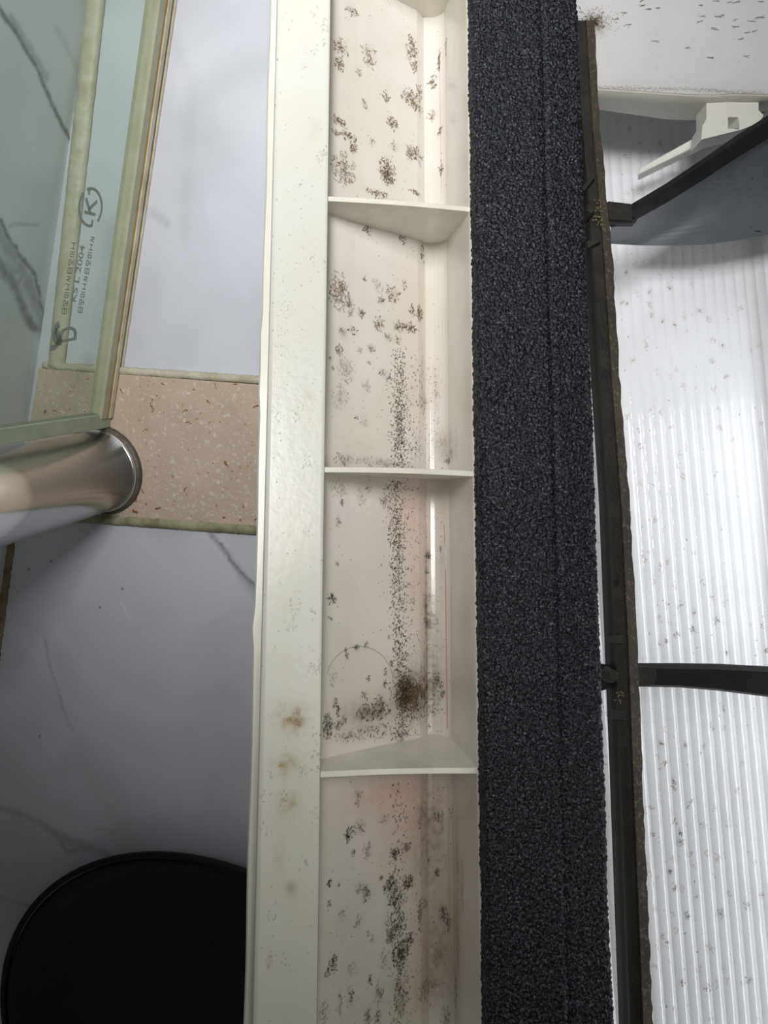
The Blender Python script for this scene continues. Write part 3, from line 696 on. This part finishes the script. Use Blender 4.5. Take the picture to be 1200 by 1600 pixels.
# ring of quads around the square hole
def ring_slab(bm, outer, hole, h, t):
    o_ = [loc(u, v, h) for u, v in outer]; i_ = [loc(u, v, h) for u, v in hole]
    import mathutils
    bm2 = bmesh.new()
    vo = [bm2.verts.new(p) for p in o_]; vi = [bm2.verts.new(p) for p in i_]
    es = [bm2.edges.new((vo[k], vo[(k + 1) % len(vo)])) for k in range(len(vo))] + [bm2.edges.new((vi[k], vi[(k + 1) % 4])) for k in range(4)]
    bmesh.ops.triangle_fill(bm2, edges=es, use_beauty=True)
    ext = bmesh.ops.extrude_face_region(bm2, geom=bm2.faces[:])
    vs = [g for g in ext['geom'] if isinstance(g, bmesh.types.BMVert)]
    bmesh.ops.translate(bm2, verts=vs, vec=(0, 0, -t))
    me = bpy.data.meshes.new('tmp'); bm2.to_mesh(me); bm2.free(); bm.from_mesh(me); bpy.data.meshes.remove(me)
ring_slab(bm, outer, hole, h, 0.012)
bm_obj('boss', bm, M_whitebr, bracket, bevel=0.0006)
bm = bmesh.new()
add_hexa(bm, [loc(996, 283, -.100), loc(1000, 268, -.096), loc(1215, 150, -.066), loc(1215, 176, -.070)],
         [loc(996, 274, -.092), loc(1000, 262, -.090), loc(1215, 143, -.058), loc(1215, 166, -.060)])
bm_obj('arm', bm, M_whitebr, bracket, bevel=0.0008)

# ------------------------------------------------------------------ louvre rack
rack = tag(empty('louver_frame', TM.copy()), 'grimy black louver frame, a long rail with side vanes over the fluted panel', 'louver frame')
HR = -0.028
def rail_x(v, side):
    L = np.interp(v, [-40, 32, 400, 780, 1200, 1600, 1700], [887, 890, 918, 943, 960, 975, 979])
    R = np.interp(v, [-40, 32, 200, 400, 600, 780, 1000, 1200, 1600, 1700], [926, 929, 938, 957, 969, 984, 996, 1003.5, 1020, 1024])
    return L + (R - L) * side
def rail_strip(name, s0, s1, ha, hb, depth, material, jag=0.0, vs=(32, 1700), bev=0.0003):
    bm = bmesh.new(); prev = None; n = 120
    for i in range(n + 1):
        v = vs[0] + (vs[1] - vs[0]) * i / n
        a = loc(rail_x(v, s0), v, HR + ha); b = loc(rail_x(v, s1) + random.uniform(-jag, jag), v, HR + hb)
        cur = [bm.verts.new(p) for p in [a, b, b - Vector((0, 0, depth)), a - Vector((0, 0, depth))]]
        if prev:
            for k in range(4): bm.faces.new((prev[k], cur[k], cur[(k + 1) % 4], prev[(k + 1) % 4]))
        else: bm.faces.new(cur)
        prev = cur
    bm.faces.new(prev[::-1])
    return bm_obj(name, bm, material, rack)
rail_strip('rail_side', 0.0, 0.22, -.006, -.0005, .006, M_black)
rail_strip('rail_face', 0.22, 0.60, .0, .0, .008, M_rail)
rail_strip('rail_groove', 0.58, 0.70, -.0022, -.0022, .006, M_black)
rail_strip('dusty_ridge', 0.68, 1.0, .0012, -.0005, .008, M_grime, jag=1.3)['label'] = 'brown dusty outer ridge of the rail'
def slab_part(name, pix, h, t, material, parent, bev=0.0004):
    bm = bmesh.new(); poly_slab(bm, pix, h, t); return bm_obj(name, bm, material, parent, bevel=bev)
# clips and knuckles on the rail
for pix in ([(911, 290), (928, 268), (931, 276), (913, 298)], [(917, 377), (937, 368), (940, 376), (919, 387)], [(953, 994), (973, 990), (973, 1006), (955, 1005)], [(958, 1108), (976, 1112), (978, 1126), (960, 1124)]):
    slab_part('clip', pix, HR + .0035, .004, M_rail, rack)
def knuckle(u, v, ru, rv, h, parent):
    bm = bmesh.new(); c = loc(u, v, h); r = ru * .0003; n = 6
    lo = [c + Vector((r * math.cos(a) * 1.0, r * rv / ru * math.sin(a), -.008)) for a in [i * 6.283 / n + .5 for i in range(n)]]
    up = [c + (p - c) * .72 + Vector((0, 0, .006)) for p in lo]; 
    for p, q in zip(lo, up): q.z = c.z + .0015
    add_hexa(bm, lo, up)
    return bm_obj('pivot_knuckle', bm, M_rail, parent, bevel=.0004)
slab_part('screw_hole', [(961, 906), (965, 905), (968, 911), (966, 917), (962, 916)], HR + .0006, .001, M_black, rack)

def vane(face_pix, back_h, edge_pix, edge_h, name='vane'):
    v = empty(name); v.parent = rack
    return v
# upper vane: thick black leading edge, broad grey blade behind it
v1 = empty('vane'); v1.parent = rack; v1['label'] = 'wide grey-faced upper vane with a black leading edge'
hf = HR - .006
ed = [(986, 319, hf), (1040, 287, hf), (1100, 247, hf), (1150, 212, hf), (1200, 180, hf), (1290, 124, hf)]
bm = bmesh.new(); prev = None
for (u, v, h_) in ed:
    t = (u - 986) / 300; wdt = 27 + 12 * t
    p0 = loc(u, v, h_); p1 = loc(u + 2, v + 7, h_ + .002); p2 = loc(u + 3, v + wdt, h_ - .003); p3 = loc(u, v + wdt - 4, h_ - .009)
    p4 = loc(u, v + 4, h_ - .009)
    cur = [bm.verts.new(p) for p in (p0, p1, p2, p3, p4)]
    if prev:
        for k in range(5): bm.faces.new((prev[k], cur[k], cur[(k + 1) % 5], prev[(k + 1) % 5]))
    else: bm.faces.new(cur)
    prev = cur
bm.faces.new(prev[::-1])
bm_obj('leading_edge', bm, M_black, v1)
# blade
fr = [(955, 357), (990, 343), (1040, 312), (1100, 275), (1150, 240), (1200, 210), (1290, 160)]
bk = [(954, 381), (1000, 383.5), (1050, 384), (1100, 382.5), (1150, 376), (1200, 367), (1290, 345)]
N1, N2 = 40, 14
bm = bmesh.new(); rows_u, rows_l = [], []
for j in range(N2 + 1):
    t = j / N2; ru_, rl_ = [], []
    for i in range(N1 + 1):
        q = i / N1 * (len(fr) - 1); k = min(int(q), len(fr) - 2); f_ = q - k
        a = (fr[k][0] * (1 - f_) + fr[k + 1][0] * f_, fr[k][1] * (1 - f_) + fr[k + 1][1] * f_)
        b = (bk[k][0] * (1 - f_) + bk[k + 1][0] * f_, bk[k][1] * (1 - f_) + bk[k + 1][1] * f_)
        h_ = hf - .004 - .040 * t - .008 * math.sin(t * 3.14)
        p = loc(a[0] * (1 - t) + b[0] * t, a[1] * (1 - t) + b[1] * t, h_)
        ru_.append(bm.verts.new(p)); rl_.append(bm.verts.new(p + Vector((0, .0022, -.0006))))
    rows_u.append(ru_); rows_l.append(rl_)
for j in range(N2):
    for i in range(N1):
        bm.faces.new((rows_u[j][i], rows_u[j][i + 1], rows_u[j + 1][i + 1], rows_u[j + 1][i]))
        bm.faces.new((rows_l[j][i], rows_l[j + 1][i], rows_l[j + 1][i + 1], rows_l[j][i + 1]))
for i in range(N1):
    bm.faces.new((rows_u[0][i], rows_l[0][i], rows_l[0][i + 1], rows_u[0][i + 1])); bm.faces.new((rows_u[N2][i], rows_u[N2][i + 1], rows_l[N2][i + 1], rows_l[N2][i]))
for j in range(N2):
    bm.faces.new((rows_u[j][0], rows_u[j + 1][0], rows_l[j + 1][0], rows_l[j][0])); bm.faces.new((rows_u[j][N1], rows_l[j][N1], rows_l[j + 1][N1], rows_u[j + 1][N1]))
bm_obj('blade', bm, M_vane, v1, smooth=False)['label'] = 'slate grey blade face'
slab_part('pivot_pin', [(950, 314), (985, 318), (992, 322), (988, 344), (952, 342)], hf + .001, .006, M_rail, v1)
slab_part('pin_tab', [(952, 342), (997, 342), (992, 349), (952, 349)], hf - .001, .004, M_rail, v1)
knuckle(922, 327, 11, 14, HR + .004, v1)
# lower vane seen on edge
v2 = empty('vane'); v2.parent = rack; v2['label'] = 'lower black vane seen on edge'
bm = bmesh.new(); prev = None
for (u, a, b) in [(996, 1036, 1073), (1060, 1036, 1074), (1120, 1037, 1079), (1200, 1041, 1089), (1290, 1046, 1100)]:
    p = [loc(u, a, hf - .002), loc(u, a + 9, hf + .002), loc(u, b - 3, hf + .001), loc(u, b, hf - .003), loc(u, a + 14, hf - .045), loc(u, a + 6, hf - .045)]
    cur = [bm.verts.new(x) for x in p]
    if prev:
        for k in range(6): bm.faces.new((prev[k], cur[k], cur[(k + 1) % 6], prev[(k + 1) % 6]))
    else: bm.faces.new(cur)
    prev = cur
bm.faces.new(prev[::-1])
bm_obj('blade', bm, M_black, v2)
slab_part('pivot_pin', [(994, 1041), (1024, 1043), (1026, 1055), (1022, 1071), (994, 1073)], hf + .0035, .005, M_rail, v2)
slab_part('end_stub', [(936, 1036), (956, 1040), (956, 1074), (940, 1080)], hf, .006, M_black, v2)
knuckle(957, 1056, 11, 15, HR + .004, v2)

M_lint = simple('yellowish_lint', (0.30, 0.25, 0.12), 0.9, 0.3, 200)
bm = bmesh.new()
for (u, v) in [(931, 335), (934, 322), (938, 345), (968, 1085)]:
    for _ in range(14):
        p = loc(u + random.gauss(0, 3.2), v + random.gauss(0, 6), HR + .002); d = Vector((random.gauss(0, 1), random.gauss(0, 1), random.gauss(0, .4))).normalized() * .0012
        e = d.cross(Vector((0, 0, 1))).normalized() * .00014
        add_prism(bm, [p - e, p + e, p + Vector((0, 0, .0003))], d)
tag(bm_obj('lint', bm, M_lint, None, TM), 'yellowish lint and dust caught at the pivots of the black rail', 'lint', kind='stuff')

# ------------------------------------------------------------------ room: floor, wall, joints
def strip_dir(a, b):
    d = (b - a); d.z = 0; return d.normalized()
c0 = floor_pt(141, 0); c1 = floor_pt(8, 900)         # foot of the left wall
cd_ = strip_dir(c1, c0)
cn = Vector((cd_.y, -cd_.x, 0))                       # points into the room
FS = 0.0016
fx0 = -0.80; fx1 = 0.50; fy0 = -1.10; fy1 = 0.85
cfl = Canvas(fx0, fx1, fy0, fy1, FS)
def vein(c, to, pts, r, k, wob=0.0006, ch=0):
    pp_ = [to(u, v) for u, v in pts]
    for a, b in zip(pp_[:-1], pp_[1:]): c.line(a, b, r, ch, k, wob, r * .35)
ff = lambda u, v: tuple(floor_pt(u, v).xy)
vein(cfl, ff, [(330, 836), (352, 862), (378, 896), (412, 935)], .0028, .35)
vein(cfl, ff, [(345, 850), (362, 878), (388, 905), (412, 925)], .0018, .5)
vein(cfl, ff, [(352, 858), (380, 905), (402, 930)], .0045, .16)
vein(cfl, ff, [(-10, 1258), (40, 1275), (78, 1296), (105, 1318), (165, 1332)], .0040, .22)
vein(cfl, ff, [(62, 1286), (95, 1308), (130, 1320), (175, 1340)], .0058, .24)
vein(cfl, ff, [(85, 1300), (104, 1330), (140, 1325)], .0040, .28)
vein(cfl, ff, [(-5, 1400), (60, 1420)], .003, .15)
vein(cfl, ff, [(70, 1000), (85, 1060), (112, 1140)], .0020, .18)
vein(cfl, ff, [(240, 10), (300, 130), (290, 380)], .006, .05)
vein(cfl, ff, [(215, 340), (235, 330), (260, 350)], .004, .14)
for (u, v) in [(80, 877), (191, 920), (156, 949), (62, 1150), (45, 890)]:
    x, y = ff(u, v); cfl.dot(x, y, .0011, 1, .9)
vein(cfl, ff, [(188, 940), (194, 950), (202, 966)], .0012, .5, .0002, 2)
vein(cfl, ff, [(80, 1035), (95, 1080), (112, 1140)], .0012, .14, .0003, 2)
vein(cfl, ff, [(160, 1248), (176, 1250)], .0011, .3, .0002, 2)
Xf = fx0 + np.arange(cfl.nx) * FS; Yf = fy0 + np.arange(cfl.ny) * FS
P = np.zeros((cfl.ny, cfl.nx, 3), np.float32); P[..., 0] = Xf[None, :]; P[..., 1] = Yf[:, None]
fl = grid_obj('floor', P, M_marble, attr=cfl.a); fl['kind'] = 'structure'
# left wall
cw = Canvas(0, 1.7, 0, .95, .002)
org = c1 - cd_ * 0.75
def wp(u, v):
    d = ray(u, v); t = (org - CAM).dot(cn) / d.dot(cn); p = CAM + d * t
    return ((p - org).dot(cd_), p.z)
vein(cw, wp, [(-5, 5), (18, 40), (38, 75), (60, 112), (82, 165), (112, 222)], .0022, .6, .0005)
vein(cw, wp, [(18, 30), (38, 62), (70, 125)], .004, .3, .0008)
vein(cw, wp, [(85, 40), (115, 95), (128, 130)], .003, .12)
vein(cw, wp, [(-10, 350), (20, 395), (45, 440), (62, 490), (72, 530)], .0065, .38, .0012)
vein(cw, wp, [(-10, 400), (15, 430), (32, 470), (50, 510), (75, 525)], .0045, .5, .0012)
vein(cw, wp, [(0, 345), (32, 400), (60, 450), (70, 510)], .0022, .6, .0012)
vein(cw, wp, [(10, 410), (38, 425), (25, 450), (45, 500)], .0026, .35, .0012)
vein(cw, wp, [(15, 352), (60, 350)], .0012, .3, .0005)
P = np.zeros((cw.ny, cw.nx, 3), np.float32)
sv = np.arange(cw.nx) * .002; zv = np.arange(cw.ny) * .002
for k in range(2): P[..., k] = org[k] + cd_[k] * sv[None, :]
P[..., 2] = zv[:, None]
wl = grid_obj('wall_left', P, M_marble, attr=cw.a); wl['kind'] = 'structure'

def strip(name, pa, pb, width, height, material, jit=0.0006, n=120, dome=True):
    """raised joint running pa -> pb on the floor"""
    d = strip_dir(pa, pb); s = Vector((d.y, -d.x, 0)); L = (pb - pa).length
    bm = bmesh.new(); prev = None
    for i in range(n + 1):
        c = pa + d * (L * i / n); wj = width / 2 + random.uniform(-jit, jit); wk = width / 2 + random.uniform(-jit, jit); hh_ = height * random.uniform(.85, 1.1)
        pts = [c - s * wj + Vector((0, 0, -.001)), c - s * wj * .8 + Vector((0, 0, hh_ * .8)), c + Vector((0, 0, hh_)), c + s * wk * .8 + Vector((0, 0, hh_ * .8)), c + s * wk + Vector((0, 0, -.001))]
        cur = [bm.verts.new(p) for p in pts]
        if prev:
            for k in range(5): bm.faces.new((prev[k], cur[k], cur[(k + 1) % 5], prev[(k + 1) % 5]))
        else: bm.faces.new(cur)
        prev = cur
    bm.faces.new(prev[::-1])
    o = bm_obj(name, bm, material, smooth=True); return o
o = strip('trim_1', floor_pt(19, 805), c1 + cn * .006 - cd_ * .33, .018, .004, M_sild, .001); o['kind'] = 'structure'
o = strip('trim_2', floor_pt(151, 0) + (floor_pt(151, 0) - floor_pt(89, 575)) * .4, floor_pt(89, 575), .021, .006, M_sil, .0003); o['kind'] = 'structure'
# stone threshold
sA = floor_pt(60, 575, .004); sB = floor_pt(470, 606, .004); sC = floor_pt(470, 832, .004); sD = floor_pt(25, 800, .004)
bm = bmesh.new(); lo = [Vector((p.x, p.y, -.002)) for p in (sA, sB, sC, sD)]
add_hexa(bm, lo, [sA, sB, sC, sD])
o = bm_obj('stone_threshold', bm, M_stone, bevel=.0012); tag(o, 'speckled tan stone threshold slab between the two marble floor tiles', 'threshold')
o = strip('trim_3', floor_pt(70, 571), floor_pt(470, 598), .0085, .0052, M_sil); o['kind'] = 'structure'
o = strip('trim_4', floor_pt(30, 801), floor_pt(470, 832), .0125, .0054, M_silg); o['kind'] = 'structure'

# glass screen with its floor channel
g0 = floor_pt(276, 0); g1 = floor_pt(181, 652)
gd = strip_dir(g1, g0); gn = Vector((gd.y, -gd.x, 0)); L = (g0 - g1).length + .12
GM = Matrix(((gd.x, -gn.x, 0, g1.x), (gd.y, -gn.y, 0, g1.y), (0, 0, 1, 0), (0, 0, 0, 1)))   # local x along the screen, y away from viewer side, z up
screen = tag(empty('glass_screen', GM), 'clear greenish glass shower screen standing in a yellowed floor channel', 'glass screen')
def bar(name, y0, y1, z0, z1, material, x0=0.0, x1=None, bev=.0006, wob=0):
    bm = bmesh.new(); prev = None; n = 60; x1 = L if x1 is None else x1
    for i in range(n + 1):
        x = x0 + (x1 - x0) * i / n; q = random.uniform(-wob, wob)
        cur = [bm.verts.new(p) for p in [(x, y0 + q, z0), (x, y0 + q, z1 + q), (x, y1, z1 + q), (x, y1, z0)]]
        if prev:
            for k in range(4): bm.faces.new((prev[k], cur[k], cur[(k + 1) % 4], prev[(k + 1) % 4]))
        else: bm.faces.new(cur)
        prev = cur
    bm.faces.new(prev[::-1])
    return bm_obj(name, bm, material, screen)
bar('bottom_seal', -.0012, .018, .0, .0022, M_sil, wob=.0002)
bar('brown_seal', .0008, .017, .0022, .0062, M_line, wob=.0002)
bar('cream_seal', -.0002, .016, .0062, .0112, M_sil, wob=.0002)
bar('stained_seal', .0012, .016, .0112, .0152, M_orange, wob=.0002)['label'] = 'orange-stained seal line'
bar('olive_seal', .0006, .016, .0152, .0240, M_olive, wob=.0001)
bm = bmesh.new(); add_prism(bm, [(0.004, .004, .012), (L, .004, .012), (L, .004, .62), (0.004, .004, .62)], (0, .008, 0))
glass = bm_obj('glass_pane', bm, M_glass, screen)
bm = bmesh.new(); add_prism(bm, [(-.012, .003, .004), (.004, .003, .004), (.004, .003, .62), (-.012, .003, .62)], (0, .010, 0))
bm_obj('edge_seal', bm, M_gedge, screen, bevel=.001)
# printed marks
org_g = GM.translation
def gp(u, v):
    d = ray(u, v); p0 = org_g - gn * .004; t = (p0 - CAM).dot(gn) / d.dot(gn); p = CAM + d * t
    q = GM.inverted() @ p; return q.x, q.z
def flat_strokes(name, polys):
    bm = bmesh.new()
    for pl in polys:
        add_prism(bm, [(x, .0034, z) for x, z in pl], (0, .0003, 0))
    o = bm_obj(name, bm, M_print, screen); return o
def seg_poly(a, b, w_):
    dx, dz = b[0] - a[0], b[1] - a[1]; l = math.hypot(dx, dz) or 1; nx_, nz = -dz / l * w_ / 2, dx / l * w_ / 2
    return [(a[0] + nx_, a[1] + nz), (b[0] + nx_, b[1] + nz), (b[0] - nx_, b[1] - nz), (a[0] - nx_, a[1] - nz)]
kx, kz = gp(141, 324); top_ = gp(144, 295); bot_ = gp(137, 353); R_ = abs(top_[0] - bot_[0]) / 2
lw = R_ * .17
polys = []
for i in range(36):
    a0 = i * 10; 
    if a0 in (30, 40, 200, 210, 220): continue
    a, b = math.radians(a0), math.radians(a0 + 10.5)
    polys.append(seg_poly((kx + R_ * math.cos(a), kz + R_ * math.sin(a)), (kx + R_ * math.cos(b), kz + R_ * math.sin(b)), lw))
for a, b in [((-.32, -.5), (-.32, .5)), ((-.32, -.02), (.42, .5)), ((-.1, .12), (.42, -.5))]:
    polys.append(seg_poly((kx + a[0] * R_, kz + a[1] * R_), (kx + b[0] * R_, kz + b[1] * R_), lw * 1.1))
polys.append(seg_poly((kx + R_ * .95, kz + R_ * .30), (kx + R_ * .62, kz + R_ * .30), lw)); polys.append(seg_poly((kx - R_ * .95, kz - R_ * .30), (kx - R_ * .62, kz - R_ * .30), lw))
flat_strokes('certification_mark', polys)['label'] = 'printed letter K in a broken ring'
def text_obj(name, txt, a, b, hgt):
    cu = bpy.data.curves.new('t', 'FONT'); cu.body = txt; cu.size = 1; cu.extrude = 0; cu.offset = .02
    to = bpy.data.objects.new('t', cu); col.objects.link(to)
    me = bpy.data.meshes.new_from_object(to); bpy.data.objects.remove(to); bpy.data.curves.remove(cu)
    co = np.array([v.co for v in me.vertices]); w_ = co[:, 0].max(); 
    ln = math.hypot(b[0] - a[0], b[1] - a[1]); ang = math.atan2(b[1] - a[1], b[0] - a[0])
    sx = ln / w_; sz = hgt / .7
    for v in me.vertices:
        x, z = v.co.x * sx, v.co.y * sz
        v.co = (a[0] + x * math.cos(ang) - z * math.sin(ang), .0034, a[1] + x * math.sin(ang) + z * math.cos(ang))
    me.materials.append(M_print)
    o = bpy.data.objects.new(name, me); col.objects.link(o); o.parent = screen
    return o
text_obj('printed_text', 'KS L 2004', gp(117, 473), gp(132, 384), R_ * .42)
text_obj('printed_letter', 'D', gp(118, 533), gp(119, 508), R_ * 1.5)
# worn block characters beside it
def blocks(p, q, n, hgt, name):
    polys = []
    for i in range(n):
        t = (i + .15) / n; x = p[0] + (q[0] - p[0]) * t; z = p[1] + (q[1] - p[1]) * t; s = abs(q[0] - p[0]) / n * .66; ww = s * .2
        kind = i % 5
        segs = {0: [((0, 0), (0, 1)), ((0, 1), (1, 1)), ((1, 1), (1, 0)), ((1, 0), (0, 0)), ((0, .5), (1, .5))], 1: [((0, 0), (1, 0)), ((.5, 0), (.5, .45)), ((0, .55), (1, .55)), ((0, .55), (0, 1)), ((1, .55), (1, 1)), ((0, 1), (1, 1))],
                2: [((0, .1), (.55, .1)), ((.55, .1), (.55, .9)), ((0, .9), (.55, .9)), ((0, .1), (0, .9)), ((.95, 0), (.95, 1))], 3: [((0, 0), (0, 1)), ((1, 0), (1, 1)), ((0, .45), (1, .45))], 4: [((0, 0), (.3, 1)), ((.3, 1), (.6, 0)), ((.9, 0), (.9, 1)), ((.6, .5), (.9, .5))]}[kind]
        for a, b in segs: polys.append(seg_poly((x + a[0] * s, z + a[1] * hgt), (x + b[0] * s, z + b[1] * hgt), ww))
    return flat_strokes(name, polys)
blocks(gp(127, 490), gp(148, 368), 10, R_ * .36, 'worn_characters')
blocks(gp(102, 492), gp(118, 378), 9, R_ * .36, 'worn_characters')
def arc_polys(cx_, cz_, r_, a0, a1, w_):
    out = []; n_a = 10
    for i in range(n_a):
        a, b = math.radians(a0 + (a1 - a0) * i / n_a), math.radians(a0 + (a1 - a0) * (i + 1.1) / n_a)
        out.append(seg_poly((cx_ + r_ * math.cos(a), cz_ + r_ * math.sin(a)), (cx_ + r_ * math.cos(b), cz_ + r_ * math.sin(b)), w_))
    return out
q1 = gp(94, 520); q2 = gp(82, 530)
flat_strokes('worn_logo', arc_polys(q1[0], q1[1], R_ * .55, 20, 200, R_ * .38) + arc_polys(q2[0], q2[1], R_ * .5, 160, 350, R_ * .34))

# steel post
R_p = 0.0435
pc = floor_pt(160, 735, .004)
post = tag(empty('steel_post', Matrix.Translation(pc)), 'round polished steel post rising from the stone threshold beside the glass', 'post')
def lathe(name, pr, material, parent, n=96, smooth=True):
    bm = bmesh.new(); rings = []
    for (r, z) in pr:
        rings.append([bm.verts.new((r * math.cos(6.28318 * i / n), r * math.sin(6.28318 * i / n), z)) for i in range(n)])
    for a, b in zip(rings[:-1], rings[1:]):
        for i in range(n): bm.faces.new((a[i], a[(i + 1) % n], b[(i + 1) % n], b[i]))
    bm.faces.new(rings[0][::-1]); bm.faces.new(rings[-1])
    return bm_obj(name, bm, material, parent, smooth=smooth)
o = lathe('tube', [(R_p - .003, .0), (R_p - .003, .004), (R_p, .004), (R_p, .50)], M_chrome, post, 128)
for p_ in o.data.polygons:
    if len(p_.vertices) > 8: p_.use_smooth = False
lathe('collar_ring', [(R_p - .004, .0035), (R_p + .0013, .0035), (R_p + .0016, .006), (R_p + .0012, .0085), (R_p - .004, .0085)], M_chrome, post)
o = lathe('base_sealant', [(R_p - .006, -.001), (R_p + .006, -.001), (R_p + .0045, .003), (R_p + .001, .0045), (R_p - .006, .0045)], M_seal, post)

# black basin on the lower tile
bz_ = 0.045; 
def circ(a, b, c):
    d = 2 * (a.x * (b.y - c.y) + b.x * (c.y - a.y) + c.x * (a.y - b.y))
    x = ((a.x**2 + a.y**2) * (b.y - c.y) + (b.x**2 + b.y**2) * (c.y - a.y) + (c.x**2 + c.y**2) * (a.y - b.y)) / d
    y = ((a.x**2 + a.y**2) * (c.x - b.x) + (b.x**2 + b.y**2) * (a.x - c.x) + (c.x**2 + c.y**2) * (b.x - a.x)) / d
    return Vector((x, y, 0)), math.hypot(a.x - x, a.y - y)
bc, BR = circ(floor_pt(0, 1500, bz_), floor_pt(235, 1326, bz_), floor_pt(395, 1358, bz_))
print('basin', bc, BR)
basin = tag(empty('black_basin', Matrix.Translation((bc.x, bc.y, 0))), 'round black plastic basin in the shade on the grey marble tile', 'basin')
n_ = 96
lathe('basin_body', [(BR * .80, .001), (BR * .82, .003), (BR * .95, bz_ - .006), (BR * .955, bz_ - .002), (BR * .94, bz_), (BR * .90, bz_ - .004), (BR * .78, .010), (BR * .5, .007)], M_bin, basin)
lathe('rolled_rim', [(BR * .93, bz_ - .006), (BR * .985, bz_ - .005), (BR, bz_ - .0015), (BR * .985, bz_ + .002), (BR * .93, bz_ + .0015)][:5], M_bin, basin) if False else None
bm = bmesh.new(); rr = .004; pr = []
for k in range(12):
    a = 6.28318 * k / 12; pr.append((BR * .97 + rr * math.cos(a), bz_ - .002 + rr * math.sin(a)))
rings = [[bm.verts.new((r * math.cos(6.28318 * i / n_), r * math.sin(6.28318 * i / n_), z)) for i in range(n_)] for r, z in pr]
for k in range(12):
    for i in range(n_): bm.faces.new((rings[k][i], rings[k][(i + 1) % n_], rings[(k + 1) % 12][(i + 1) % n_], rings[(k + 1) % 12][i]))
bm_obj('rolled_rim', bm, M_bin, basin, smooth=True)
